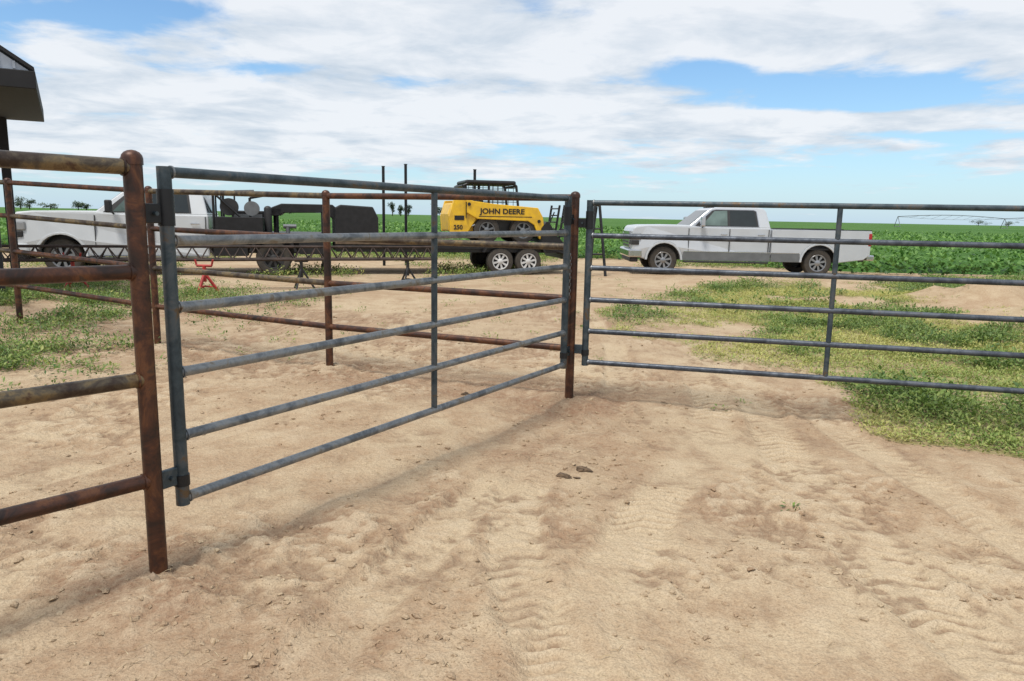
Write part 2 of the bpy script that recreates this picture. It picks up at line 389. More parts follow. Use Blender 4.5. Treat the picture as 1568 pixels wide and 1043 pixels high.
# crop field
crop=empty('crop_field')
PX=[];PY=[];SZ=[]
yy=0.
while yy<75:
    step=1.05 if yy<30 else 1.9
    dx=.36 if yy<14 else (.6 if yy<30 else 1.3)
    D=26+yy; x=np.arange(-D*.85,D*.95,dx); x=x+R.uniform(-.12,.12,len(x))
    PX.append(x); PY.append(crop_edge(x)+yy+R.normal(0,.06,len(x))); SZ.append(np.full(len(x),1. if yy<14 else (1.4 if yy<30 else 2.4)))
    yy+=step
X=np.concatenate(PX);Y=np.concatenate(PY);S=np.concatenate(SZ)
v=fbm(X*.25,Y*.25,3,81); hg=(.5+.28*R.rand(len(X)))*(.8+.5*v)
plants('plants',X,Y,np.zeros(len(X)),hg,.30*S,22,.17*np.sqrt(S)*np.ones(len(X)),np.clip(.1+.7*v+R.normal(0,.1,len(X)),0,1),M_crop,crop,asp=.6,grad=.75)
cx=axis(-30,50,.8,-3500,3500,1.06); cyy=axis(.6,40,.45,.5,4500,1.05)
CX,CY=np.meshgrid(cx,cyy); CYw=CY+crop_edge(CX)
z=.18+.24*np.abs(np.sin(CY/1.05*np.pi))*(CY<30)+.22*(CY>=30)+.16*(vn(CX*1.1,CYw*1.1,9)-.5)
z=np.where(CY<.9,-.1,z)
n_y,n_x=CX.shape; idx=np.arange(n_y*n_x).reshape(n_y,n_x)
Qc=np.stack([idx[:-1,:-1],idx[:-1,1:],idx[1:,1:],idx[1:,:-1]],-1).reshape(-1,4)
m,nt,b=new_mat('crop_canopy'); N=nt.nodes; L=nt.links; g=N.new('ShaderNodeNewGeometry')
na=noise(1.6,6,.75); nb=noise(.02,4,.6)
wv=N.new('ShaderNodeTexWave'); wv.bands_direction='Y'; wv.inputs['Scale'].default_value=.035; wv.inputs['Distortion'].default_value=3.; wv.inputs['Detail'].default_value=4
L.new(g.outputs['Position'],wv.inputs['Vector'])
c=mixc(mrange(na,.35,.65),(.03,.085,.018),(.09,.20,.042)); c=mixc(mrange(nb,.35,.65,0,.5),c,(.12,.22,.06)); c=mixc(mth('MULTIPLY',wv.outputs['Fac'],.45),c,(.045,.11,.03))
L.new(c,b.inputs['Base Color']); b.inputs['Roughness'].default_value=.9; b.inputs['Specular IOR Level'].default_value=.1
bp=N.new('ShaderNodeBump'); bp.inputs['Strength'].default_value=.8; bp.inputs['Distance'].default_value=.3
L.new(na,bp.inputs['Height']); L.new(bp.outputs['Normal'],b.inputs['Normal'])
fast_mesh('canopy',np.stack([CX.ravel(),CYw.ravel(),z.ravel()],-1),Qc,m,crop)

# ---------------------------------------------------------------- clods & straw
ico=[(-.53,.0,.85),(.53,0,.85),(-.53,0,-.85),(.53,0,-.85),(0,.85,.53),(0,.85,-.53),(0,-.85,.53),(0,-.85,-.53),(.85,.53,0),(-.85,.53,0),(.85,-.53,0),(-.85,-.53,0)]
icf=np.array([(0,4,1),(0,9,4),(9,5,4),(4,5,8),(4,8,1),(8,10,1),(8,3,10),(5,3,8),(5,2,3),(2,7,3),(7,10,3),(7,6,10),(7,11,6),(11,0,6),(0,1,6),(6,1,10),(9,0,11),(9,11,2),(9,2,5),(7,2,11)])
ico=np.array(ico)
def clods(name,x,y,s,mat,parent=None):
    n=len(x); z=ground_z(x,y)+s*.15
    V=ico[None]*s[:,None,None]*R.uniform(.5,1.3,(n,12,1))*np.array([1,1,.6])
    a=R.uniform(0,6.28,n); ca,sa=np.cos(a)[:,None],np.sin(a)[:,None]
    Vx=V[:,:,0]*ca*1.2-V[:,:,1]*sa; Vy=V[:,:,0]*sa*1.2+V[:,:,1]*ca
    W=np.stack([Vx+x[:,None],Vy+y[:,None],V[:,:,2]+z[:,None]],-1).reshape(-1,3)
    F=(icf[None]+(np.arange(n)*12)[:,None,None]).reshape(-1,3)
    cv=np.repeat(R.uniform(.35,.65,n),12)
    return fast_mesh(name,W,F,mat,parent,{'comp':np.zeros(len(W)),'damp':np.repeat(R.uniform(0,.5,n),12),'cav':cv,'veg':np.zeros(len(W))},smooth=False)
NC=60000
u=R.rand(NC); Yc=1.3+12*u**1.5; Xc=R.uniform(-1,1,NC)*(Yc*.8+.5)
cl=fbm(Xc*1.3,Yc*1.3,3,91); _,co,dm,_2=ground_fields(Xc,Yc)
k=R.rand(NC)<np.clip(.6*sstep(cl,.46,.62)*(1-.95*co)+dm*.5,0.02,1); Xc,Yc=Xc[k],Yc[k]
s=.0025+.018*R.rand(len(Xc))**7
clods('dirt_clods',Xc,Yc,s,M_dirt)
M_clod=simple('dung_clod',(.13,.085,.05),.95,0,.4,30,bump=.5)
for (cx_,cy_,n_) in ((.47,4.58,9),(.36,4.42,6),(-.42,6.6,5)):
    clods('dirt_lump',cx_+R.normal(0,.02,n_),cy_+R.normal(0,.014,n_),R.uniform(.018,.036,n_),M_clod)
M_stone=simple('stone',(.3,.22,.15),.9,0,.2,30)
clods('stone',np.array([PL[0]+.03]),np.array([PL[1]-.1]),np.array([.03]),M_stone)
clods('stone',np.array([-.05]),np.array([1.9]),np.array([.022]),M_stone)
u=R.rand(2800); Ys=1.5+7*u; Xs=R.uniform(-1,1,2800)*(Ys*.8)
_,co,dm,_2=ground_fields(Xs,Ys); k=R.rand(2800)<.25+.75*dm; Xs,Ys=Xs[k],Ys[k]; n=len(Xs)
M_straw=leaf_mat('straw',(.3,.2,.1),(.42,.32,.18),(.6,.5,.33))
leaves('straw_litter',np.stack([Xs,Ys,ground_z(Xs,Ys)+.006],-1),R.uniform(0,6.28,n),R.uniform(0,.2,n),R.uniform(.02,.09,n),np.full(n,.003),R.rand(n),M_straw)

# ---------------------------------------------------------------- fence and gates
def post(name,p,h,r,mat,z0=-.3):
    e=empty(name,(p[0],p[1],0)); tube('pipe',(0,0,z0),(0,0,h),r,mat,e,24,dome=False)
    tube('cap',(0,0,h-.02),(0,0,h),r*1.13,mat,e,24,dome=True); return e
RZ=(1.765,1.35,.905,.465)
PF=(PL[0]-.65*3,PL[1]-.76*3)
fence=empty('pipe_fence')
tube('post_1',(*PL,-.3),(*PL,1.80),.037,M_rust,fence,24); tube('post_cap_1',(*PL,1.775),(*PL,1.80),.041,M_rust,fence,24,True)
tube('post_2',(*PF,-.3),(*PF,1.80),.037,M_rust,fence,24); tube('post_cap_2',(*PF,1.775),(*PF,1.80),.041,M_rust,fence,24,True)
for i,z in enumerate(RZ): tube(f'rail_{i+1}',(PL[0],PL[1],z),(PF[0],PF[1],z+.01),.031,(M_rustrail,M_rust)[i%2],fence,20)
for i,z in enumerate(RZ):
    d=Vector((-.65,-.76,0)); q=Vector((*PL,z))+d*.034
    tube(f'weld_{i+1}',q,q+d*.008,.036,M_rust,fence,20)
fence2=empty('pipe_fence')
pts=[(PG,0.),(PB,0.),(PC,.04),(PD,.14),((-8.8,10.55),.2)]
for k,(p,dz) in enumerate(pts):
    if k in (0,): continue
    tube(f'post_{k}',(*p,-.3),(*p,1.79+dz),.037,M_rust,fence2,18); tube(f'post_cap_{k}',(*p,1.77+dz),(*p,1.79+dz),.041,M_rust,fence2,18,True)
for k in range(4):
    (p,a),(q,c_)=pts[k],pts[k+1]
    for i,z in enumerate(RZ): tube(f'rail_{k}_{i}',(*p,z+a),(*q,z+c_),.03,(M_rust,M_rustrail)[(i+k)%2 if i<3 else 0],fence2,14)
gp=post('gate_post',PG,1.785,.038,M_rust)
PR=(4.42,5.36)
post('gate_post',PR,1.785,.038,M_rust)
def gate(name,a,b,ztop,zbot,hinge_at,mst,mrail,brace=.5):
    e=empty(name,(a[0],a[1],0),math.atan2(b[1]-a[1],b[0]-a[0])); Lg=math.hypot(b[0]-a[0],b[1]-a[1])
    rr=.0225
    tube('stile_1',(0,0,zbot-.03),(0,0,ztop+.022),.029,mst,e,20); tube('stile_2',(Lg,0,zbot-.03),(Lg,0,ztop+.022),.029,mst,e,20)
    for i in range(6):
        z=zbot+(ztop-zbot)*i/5
        tube(f'rail_{i+1}',(.01,0,z),(Lg-.01,0,z),rr,mrail if i<5 else mst,e,18)
        tube(f'weld_{i+1}',(.028,0,z),(.036,0,z),rr+.005,M_steel,e,18)
        tube(f'weld_far_{i+1}',(Lg-.036,0,z),(Lg-.028,0,z),rr+.005,M_steel,e,18)
    for i in range(5):
        z=zbot+(ztop-zbot)*i/5; z2=zbot+(ztop-zbot)*(i+1)/5
        tube(f'brace_{i+1}',(Lg*brace,0,z+.018),(Lg*brace,0,z2-.018),rr*.9,mst,e,14)
    for zz,sg in ((ztop-.22,0),(zbot+.06,1)):
        for (x,s) in ((0,-1),(Lg,1)):
            tube(f'hinge_sleeve_{sg}_{int(x>0)}',(x,0,zz),(x,0,zz+.15 if sg==0 else zz+.05),.034,M_hinge,e,18)
            box(f'hinge_plate_{sg}_{int(x>0)}',min(x,x+s*.11),max(x,x+s*.11),-.012,.012,zz+.01,zz+.09,M_hinge if sg==0 else mst,e,.004)
            tube(f'hinge_pin_{sg}_{int(x>0)}',(x+s*.06,-.03,zz+.05),(x+s*.06,.03,zz+.05),.009,mst,e,10)
    return e
dx,dy=PG[0]-PL[0],PG[1]-PL[1]; Lp=math.hypot(dx,dy); dx/=Lp;dy/=Lp
gate('pipe_gate',(PL[0]+dx*.135,PL[1]+dy*.135),(PG[0]-dx*.13,PG[1]-dy*.13),1.755,.34,0,M_stile,M_steel)
dx,dy=PR[0]-PG[0],PR[1]-PG[1]; Lp=math.hypot(dx,dy); dx/=Lp;dy/=Lp
gate('pipe_gate',(PG[0]+dx*.13,PG[1]+dy*.13),(PR[0]-dx*.13,PR[1]-dy*.13),1.725,.355,0,M_stile,M_steel2,.52)
ch=empty('gate_chain',(PG[0]-.03,PG[1]-.05,0))
V,F=[],[]
for i in range(14):
    z=1.30-i*.028; o=.006 if i%2 else 0
    for sgn in (-1,1):
        tube_data((sgn*.007*(1 if i%2 else .3),-.008-o+sgn*.007*(0 if i%2 else 1),z),(sgn*.007*(1 if i%2 else .3),-.008-o+sgn*.007*(0 if i%2 else 1),z-.03),.003,6,False,V,F)
mesh_obj('links',V,F,M_chain,ch,smooth=True)

# ---------------------------------------------------------------- pickups
def pickup(name,loc,rz,sc,bed=True):
    e=empty(name,loc,rz,sc); W=2.0; wr=.405; fx,rx=.93,5.42
    paint=M_silver if bed else M_white
    front=[(.06,.52),(.0,.66),(.0,1.22),(.03,1.33),(.10,1.385),(.40,1.415),(1.1,1.43),(1.62,1.43),(2.0,1.39),(4.0,1.385),(4.0,.42)]
    front=front+[(1.43,.42)]+[(x,z) for x,z in arc(fx,.42,.50,0,180)][1:]
    ins=lambda z: max(0,(z-1.15))*.16+max(0,.75-z)*.12
    prism('body',front,0,W,paint,e,.035,ins)
    cab=[(1.58,1.37),(2.18,1.87),(2.30,1.935),(2.6,1.965),(3.6,1.965),(3.80,1.935),(3.88,1.85),(3.99,1.37)]
    ci=lambda z: .05+(z-1.37)*.34
    prism('cab',cab,0,W,paint,e,.03,ci)
    def sidepoly(nm,pts,mat,off=.006,inset=ci,thick=.01):
        for sd in (0,1):
            V=[];n=len(pts)
            for (x,z) in pts:
                y=inset(z)-off; V.append((x,y if sd==0 else W-y,z))
            for (x,z) in pts:
                y=inset(z)+thick; V.append((x,y if sd==0 else W-y,z))
            F=[tuple(range(n)),tuple(range(2*n-1,n-1,-1))]+[(i,(i+1)%n,n+(i+1)%n,n+i) for i in range(n)]
            mesh_obj(f'{nm}_{sd}',V,F,mat,e)
    if bed: sidepoly('window_trim',[(1.72,1.395),(2.29,1.875),(2.42,1.90),(3.52,1.90),(3.60,1.86),(3.67,1.395)],M_chrome,.003)
    sidepoly('window_seal',[(1.80,1.41),(2.31,1.86),(2.43,1.885),(3.50,1.885),(3.58,1.85),(3.64,1.41)],M_plast,.005)
    sidepoly('window_front',[(2.0,1.43),(2.37,1.845),(2.74,1.865),(2.74,1.43)],M_glassl,.009)
    sidepoly('window_rear',[(2.82,1.43),(2.82,1.865),(3.46,1.865),(3.53,1.83),(3.59,1.43)],M_glass,.009)
    def glassx(nm,a,b,mat,o):
        (x0,z0),(x1,z1)=a,b; d=Vector((x1-x0,0,z1-z0)).normalized(); n=Vector((-d.z,0,d.x))*o
        i0,i1=ci(z0)+.07,ci(z1)+.07
        V=[Vector((x0,i0,z0))+n,Vector((x0,W-i0,z0))+n,Vector((x1,W-i1,z1))+n,Vector((x1,i1,z1))+n]
        V+= [v-n*1.8 for v in V]
        mesh_obj(nm,V,BF,mat,e)
    glassx('windshield',(1.665,1.441),(2.17,1.862),M_glass,.010)
    glassx('back_glass',(3.975,1.43),(3.895,1.78),M_glass,-.008)
    if bed:
        side=[(4.03,1.355),(6.86,1.365),(6.89,1.33),(6.88,.66),(6.7,.52),(rx+.52,.42)]+arc(rx,.42,.52,0,180)[1:]+[(4.03,.42)]
        for k,(a,b_) in enumerate(((0,.07),(W-.07,W))): prism(f'bed_side_{k}',side,a,b_,paint,e,.02)
        box('bed_front',4.03,4.09,.07,W-.07,.6,1.33,paint,e)
        box('tailgate',6.82,6.89,.075,W-.075,.66,1.34,paint,e,.015)
        box('bed_floor',4.09,6.82,.07,W-.07,.78,.82,M_plast,e)
        for k,y in enumerate((-.004,W-.076)): box(f'bed_rail_cap_{k}',4.03,6.88,y,y+.08,1.362,1.378,M_plast,e,.004)
        for k,y in enumerate((-.012,W-.10)):
            box(f'tail_lamp_{k}',6.80,6.90,y,y+.11,.92,1.28,M_tail,e,.02)
        box('rear_bumper',6.80,7.03,.03,W-.03,.50,.66,M_chrome,e,.04)
        box('fuel_door',4.45,4.62,-.004,.01,1.0,1.16,paint,e,.002)
        for cxx,r_ in ((fx,.5),(rx,.52)):
            pts=arc(cxx,.42,r_+.045,0,180)+arc(cxx,.42,r_-.015,180,0)
            prism(f'arch_lip_{int(cxx)}',pts,-.014,.05,paint,e,.01)
            pts=arc(cxx,.42,r_+.052,0,180)+arc(cxx,.42,r_+.044,180,0)
            prism(f'arch_shadow_line_{int(cxx)}',pts,-.004,.03,M_lower,e)
        tube('tow_hook',(7.0,1,.45),(7.15,1,.45),.03,M_black,e)
        prism('bed_crease',[(4.05,1.12),(6.85,1.12),(6.85,1.135),(4.05,1.135)],-.006,.01,paint,e)
        prism('door_crease',[(1.5,1.12),(3.98,1.12),(3.98,1.135),(1.5,1.135)],-.006,.01,paint,e)
        for k,yv in enumerate((0.02,W-.02)):
            wheel(f'wheel_rear_{k}',(rx,yv+(.03 if k==0 else -.03),wr),wr,.27,M_alloy,e,-1 if k==0 else 1)
    else:
        for k,yv in enumerate((-.10,W+.10)):
            wheel(f'wheel_rear_{k}',(rx,yv,wr),wr,.27,M_plast,e,-1 if k==0 else 1)
        prism('arch_lip',arc(fx,.42,.535,0,180)+arc(fx,.42,.485,180,0),-.012,.05,M_white,e,.008)
        box('flatbed_deck',4.08,6.75,-.12,W+.12,.88,.98,M_black,e,.01)
        box('flatbed_skirt',4.1,4.85,-.10,.25,.45,.87,M_black,e,.01)
        prism('rear_fender',arc(rx,.42,.56,15,165)+arc(rx,.42,.50,165,15),-.14,.2,M_black,e)
        box('flatbed_toolbox_rear',6.0,6.7,-.10,.25,.50,.87,M_black,e,.01)
        box('side_toolbox',4.15,5.2,-.05,.4,.985,1.35,M_black,e,.01)
        box('welder_body',4.45,5.2,.6,1.5,.985,1.50,M_black,e,.03)
        box('welder_panel',4.5,5.15,.592,.6,1.05,1.42,M_lower,e)
        tubes('headache_rack',[((4.12,.05,.98),(4.12,.05,1.92),.03),((4.12,W-.05,.98),(4.12,W-.05,1.92),.03),((4.12,.05,1.92),(4.12,W-.05,1.92),.03),((4.12,.5,.98),(4.12,.5,1.92),.02),((4.12,1.5,.98),(4.12,1.5,1.92),.02),
              ((4.12,.05,1.9),(4.7,.05,1.35),.025),((4.9,.3,1.35),(4.9,.3,1.8),.03),((4.9,.3,1.8),(5.2,.3,1.86),.035),((4.55,.4,1.5),(4.55,.4,1.95),.02),((4.55,.35,1.93),(5.0,.35,1.95),.04)],M_black,e)
        lathe_y('hose_reel',[(.001,0),(.2,0),(.2,.03),(.1,.04),(.1,.16),(.2,.17),(.2,.2),(.001,.2)],(4.45,.1,1.58),M_plast,e)
        lathe_y('leads_reel',[(.001,0),(.17,0),(.17,.03),(.09,.04),(.09,.16),(.17,.17),(.17,.2),(.001,.2)],(4.95,.1,1.55),M_lower,e)
        tube('gas_bottle',(5.3,.3,.98),(5.3,.3,1.55),.09,M_plast,e,16,True)
        tubes('vise',[((5.75,.1,.98),(5.75,.1,1.15),.05),((5.65,.1,1.15),(5.95,.1,1.15),.05)],M_lower,e)
    for k,yv in enumerate((0.02,W-.02)):
        wheel(f'wheel_front_{k}',(fx,yv+(.03 if k==0 else -.03),wr),wr,.27,M_alloy,e,-1 if k==0 else 1)
    box('underbody',.55,4.0,.33,W-.33,.45,1.1,M_black,e); box('chassis',4.0,6.7,.33,W-.33,.5,.77,M_black,e)
    for k in (0,1):
        y0,y1=(.30,.33) if k==0 else (W-.33,W-.30)
        box(f'wheel_well_{k}',.40,1.46,y0,y1,.42,1.0,M_black,e)
        if bed: box(f'wheel_well_rear_{k}',4.8,6.05,y0,y1,.42,1.05,M_black,e)
    box('front_bumper',-.10,.30,-.005,W+.005,.47,.72,M_chrome if bed else M_white,e,.05)
    box('bumper_valance',-.04,.2,.1,W-.1,.34,.46,M_plast,e,.03)
    box('grille',-.05,.05,.38,W-.38,.74,1.24,M_chrome if bed else M_plast,e,.02)
    for i in range(4): box(f'grille_bar_{i}',-.06,-.048,.42,W-.42,.79+i*.1,.83+i*.1,M_plast,e)
    for k,(a,b_) in enumerate(((.03,.37),(W-.37,W-.03))):
        box(f'headlamp_{k}',-.026,.26,a-.035 if k==0 else a,b_ if k==0 else b_+.035,.98,1.18,M_amber,e,.03)
        box(f'headlamp_bezel_{k}',-.021,.20,a-.033 if k==0 else a,b_ if k==0 else b_+.033,.84,.975,M_plast,e,.02)
    for i,x in enumerate((1.62,2.80,3.93)):
        for k,(a,b_) in enumerate(((-.002,.04),(W-.04,W+.002))):
            box(f'door_seam_{i}_{k}',x,x+.016,a+.0,b_,.66,1.15,M_plast,e)
            box(f'door_seam_upper_{i}_{k}',x,x+.016,a+.02 if k==0 else a-.02,b_+.0 if k==0 else b_-.02,1.15,1.34,M_plast,e)
    for i,x in enumerate((2.55,3.62)):
        for k,(a,b_) in enumerate(((-.035,0.015),(W-.015,W+.035))):
            box(f'door_handle_{i}_{k}',x,x+.19,a,b_,1.16,1.195,M_chrome,e,.008)
    for k,(a,b_) in enumerate(((-.26,-.04),(W+.04,W+.26))):
        box(f'mirror_{k}',1.91,2.03,a,b_,1.40,1.68,M_chrome if bed else M_plast,e,.03)
        tube(f'mirror_arm_{k}',(2.0,(a+b_)/2,1.44),(2.02,.05 if k==0 else W-.05,1.38),.02,M_plast,e,8)
    for k,(a,b_) in enumerate(((-.06,.10),(W-.10,W+.06))):
        box(f'running_board_{k}',1.5,3.95,a,b_,.36,.41,M_plast,e,.015)
    if bed:
        for k,(a,b_) in enumerate(((-.003,.02),(W-.02,W+.003))):
            box(f'lower_trim_{k}',1.48,4.0,a,b_,.425,.66,M_lower,e)
            box(f'lower_trim_bed_{k}',4.03,4.86,a,b_,.425,.66,M_lower,e)
            box(f'chrome_strip_{k}',1.50,4.84,a-.006 if k==0 else a,b_ if k==0 else b_+.006,.665,.69,M_chrome,e)
            box(f'badge_{k}',1.22,1.5,a+.002,b_,1.08,1.12,M_plast,e)
        box('antenna_fin',3.2,3.35,W/2-.02,W/2+.02,1.963,2.01,paint,e,.01)
        for i in range(5): box(f'roof_marker_{i}',2.36,2.42,.45+i*.26,.52+i*.26,1.945,1.972,M_plast,e)
    return e
pickup('pickup_truck',(3.42,21.5,.02),rad(-.8),.995,True)
RZ_=math.atan2(.254,.967)
def rigp(s): return (-11.8+.967*s,17.5+.254*s,0.)
pickup('pickup_truck',rigp(0),RZ_,1.08,False)

# ---------------------------------------------------------------- gooseneck trailer (local x=0 at s=5.6)
t=empty('gooseneck_trailer',rigp(5.6),RZ_)
W=2.25
for k,y in enumerate((.08,W-.2)):
    box(f'side_beam_{k}',1.8,8.1,y,y+.12,.60,.80,M_black,t,.01)
    box(f'rub_rail_{k}',1.8,8.1,y-.06 if k==0 else y+.14,y-.03 if k==0 else y+.17,.70,.78,M_black,t)
for i in range(9): box(f'cross_member_{i}',1.95+i*.72,2.03+i*.72,.2,W-.2,.62,.70,M_black,t)
box('deck',1.8,7.3,.02,W-.02,.803,.845,M_wood,t)
mesh_obj('dovetail',[(7.3,.02,.80),(7.3,W-.02,.80),(8.2,W-.02,.55),(8.2,.02,.55),(7.3,.02,.845),(7.3,W-.02,.845),(8.2,W-.02,.60),(8.2,.02,.60)],BF,M_black,t)
neck=[(.12,1.50),(.2,1.72),(.45,1.82),(1.75,1.82),(2.0,1.6),(2.0,.62),(1.75,.62),(1.75,1.45),(1.55,1.60),(.5,1.58),(.38,1.50)]
for k,y in enumerate((.55,W-.75)): prism(f'neck_{k}',neck,y,y+.2,M_black,t,.02)
box('neck_cross',.15,.45,.55,W-.55,1.52,1.70,M_black,t,.02)
tube('coupler',(.28,W/2,.95),(.28,W/2,1.6),.07,M_black,t)
for k,y in enumerate((.5,W-.6)): tubes(f'landing_leg_{k}',[((1.5,y,.15),(1.5,y,1.6),.05),((1.42,y,.13),(1.58,y,.13),.06)],M_black,t)
prism('front_toolbox',[(1.8,1.0),(1.8,1.74),(1.95,1.82),(2.78,1.78),(2.92,1.5),(2.92,1.0)],.15,W-.15,M_black,t,.03)
box('toolbox_stand',1.85,2.8,.3,W-.3,.845,1.0,M_black,t)
for i,x in enumerate((6.2,7.0)):
    for k in (0,1):
        wheel(f'wheel_{i}_{k}',(x,-.14 if k==0 else W+.14,.37),.37,.24,M_rimw,t,-1 if k==0 else 1)
for k,y in enumerate((-.16,W-.10)):
    prism(f'fender_{k}',[(5.70,.62),(5.80,.80),(5.95,.845),(7.25,.845),(7.40,.80),(7.5,.62),(7.45,.62),(7.36,.77),(7.23,.805),(5.97,.805),(5.84,.77),(5.75,.62)],y,y+.26,M_black,t)
segs=[]
for yy_ in (.12,.9):
    segs.append(((8.15,yy_,.55),(8.35,yy_,1.95),.035))
for i in range(7): segs.append(((8.15+.028*i,.12,.65+.2*i),(8.15+.028*i,.9,.65+.2*i),.02))
for yy_ in (1.35,2.13):
    segs.append(((8.15,yy_,.55),(8.35,yy_,1.95),.035))
for i in range(7): segs.append(((8.15+.028*i,1.35,.65+.2*i),(8.15+.028*i,2.13,.65+.2*i),.02))
segs+= [((8.3,.5,1.75),(7.9,.5,.8),.02),((8.3,1.7,1.75),(7.9,1.7,.8),.02)]
tubes('loading_ramps',segs,M_black,t)
box('tail_light_bar',8.18,8.24,.1,W-.1,.42,.55,M_black,t)
box('tail_lamp',8.165,8.19,.15,.35,.44,.53,M_tail,t)
cargo=empty('pipe_bundle',rigp(8.5),RZ_)
sg=[]
for i in range(6): sg.append(((0+.05*i,.4+.13*i,.90),(1.6,.4+.13*i,.90),.05))
for i in range(4): sg.append(((.05,.5+.13*i,.99),(1.5,.5+.13*i,.99),.05))
tubes('pipes',sg,M_truss,cargo)
af=empty('a_frame_ramp',(2.25,20.6,0))
tubes('frame',[((-.12,0,0),(.0,.3,1.95),.04),((.32,0,0),(.12,.3,1.95),.04),((-.05,.1,.6),(.26,.1,.6),.025),((-.02,.2,1.3),(.2,.2,1.3),.025),((-.1,.9,0),(.05,.35,1.9),.03),((0,.3,1.95),(.12,.3,1.95),.04)],M_black,af)
# ---------------------------------------------------------------- skid steer
k_=empty('skid_steer_loader',rigp(10.45),RZ_,1.04)
z0=.815; y0,y1=.35,1.85
for i,x in enumerate((1.02,2.02)):
    for k in (0,1):
        wheel(f'wheel_{i}_{k}',(x,y0-.05 if k==0 else y1+.05,z0+.35),.35,.26,M_lower,k_,-1 if k==0 else 1,6)
box('lower_frame',.45,2.45,y0+.23,y1-.23,z0+.16,z0+.62,M_black,k_,.03)
prism('engine_housing',[(.02,z0+.30),(.0,z0+.75),(.10,z0+1.05),(.95,z0+1.07),(.95,z0+.30)],y0+.14,y1-.14,M_yellow,k_,.04)
for k,(a,b_) in enumerate(((y0-.02,y0+.12),(y1-.12,y1+.02))):
    prism(f'rear_tower_{k}',[(.03,z0+.28),(.0,z0+.7),(.12,z0+1.12),(.62,z0+1.14),(.72,z0+.62),(.5,z0+.28)],a,b_,M_yellow,k_,.015)
    prism(f'boom_arm_{k}',[(.45,z0+1.13),(.45,z0+.80),(.75,z0+.64),(2.15,z0+.60),(2.32,z0+.50),(2.48,z0+.12),(2.66,z0+.12),(2.56,z0+.72),(2.42,z0+.96),(1.2,z0+1.04)],a-.06 if k==0 else b_-.08,a+.08 if k==0 else b_+.06,M_yellow,k_,.015)
    box(f'tower_vent_{k}',.14,.40,a-.008 if k==0 else b_-.01,a+.01 if k==0 else b_+.008,z0+.60,z0+.72,M_black,k_)
    box(f'tower_seam_{k}',.44,.452,a-.068 if k==0 else b_-.01,a+.01 if k==0 else b_+.068,z0+.66,z0+1.08,M_black,k_)
    tube(f'lift_cylinder_{k}',(.6,(a+b_)/2,z0+.45),(1.5,(a+b_)/2,z0+.72),.035,M_chrome,k_,10)
    for (px_,pz_) in ((.52,z0+1.02),(2.45,z0+.6)):
        tube(f'boom_pin_{k}_{int(px_)}',(px_,a-.085 if k==0 else b_,pz_),(px_,a if k==0 else b_+.085,pz_),.045,M_black,k_,12)
segs=[]
for y in (y0+.12,y1-.12):
    segs+=[((.62,y,z0+.9),(.40,y,z0+1.50),.035),((.40,y,z0+1.50),(.6,y,z0+1.60),.035),((.6,y,z0+1.60),(1.75,y,z0+1.60),.035),((1.75,y,z0+1.60),(1.85,y,z0+1.52),.035),((1.85,y,z0+1.52),(1.95,y,z0+.6),.035),((1.1,y,z0+1.6),(1.1,y,z0+.9),.025),((.5,y,z0+1.25),(1.88,y,z0+1.25),.015)]
    for i in range(9): segs.append(((.65+i*.14,y,z0+1.0),(.65+i*.14,y,z0+1.58),.008))
    for i in range(4): segs.append(((.5,y,z0+1.1+i*.12),(1.88,y,z0+1.1+i*.12),.008))
segs+=[((.40,y0+.12,z0+1.5),(.40,y1-.12,z0+1.5),.035),((1.85,y0+.12,z0+1.52),(1.85,y1-.12,z0+1.52),.035)]
tubes('cage',segs,M_black,k_)
box('cage_roof',.45,1.84,y0+.08,y1-.08,z0+1.55,z0+1.66,M_black,k_,.05)
box('cage_back',.42,.50,y0+.14,y1-.14,z0+1.08,z0+1.5,M_black,k_)
box('seat',.95,1.35,.85,1.35,z0+.75,z0+.85,M_black,k_,.04); box('seat_back',.92,1.02,.85,1.35,z0+.85,z0+1.3,M_black,k_,.04)
prism('bucket',[(2.50,z0+.03),(3.15,z0+.03),(3.18,z0+.06),(2.72,z0+.12),(2.62,z0+.35),(2.72,z0+.58),(2.66,z0+.60),(2.52,z0+.42)],y0-.12,y1+.12,M_black,k_)
for k,y in enumerate((y0-.141,y1+.121)): prism(f'bucket_cheek_{k}',[(2.52,z0+.03),(3.15,z0+.04),(2.98,z0+.2),(2.72,z0+.58),(2.52,z0+.42)],y,y+.02,M_black,k_)
def text(nm,s,size,loc,parent,mat,sx=1.):
    cu=bpy.data.curves.new(nm,'FONT'); cu.body=s; cu.size=size; cu.extrude=.003; cu.offset=.005; cu.materials.append(mat)
    o=bpy.data.objects.new(nm,cu); o.location=loc; o.rotation_euler=(rad(90),0,0); o.scale=(sx,1,1); o.parent=parent; col.objects.link(o); return o
text('boom_lettering','JOHN DEERE',.19,(.82,y0-.086,z0+.785),k_,M_black,1.12)
box('lettering_stripe',.78,2.25,y0-.084,y0-.078,z0+.70,z0+.72,M_black,k_)
text('model_number','250',.16,(.12,y0-.026,z0+.36),k_,M_black,1.)

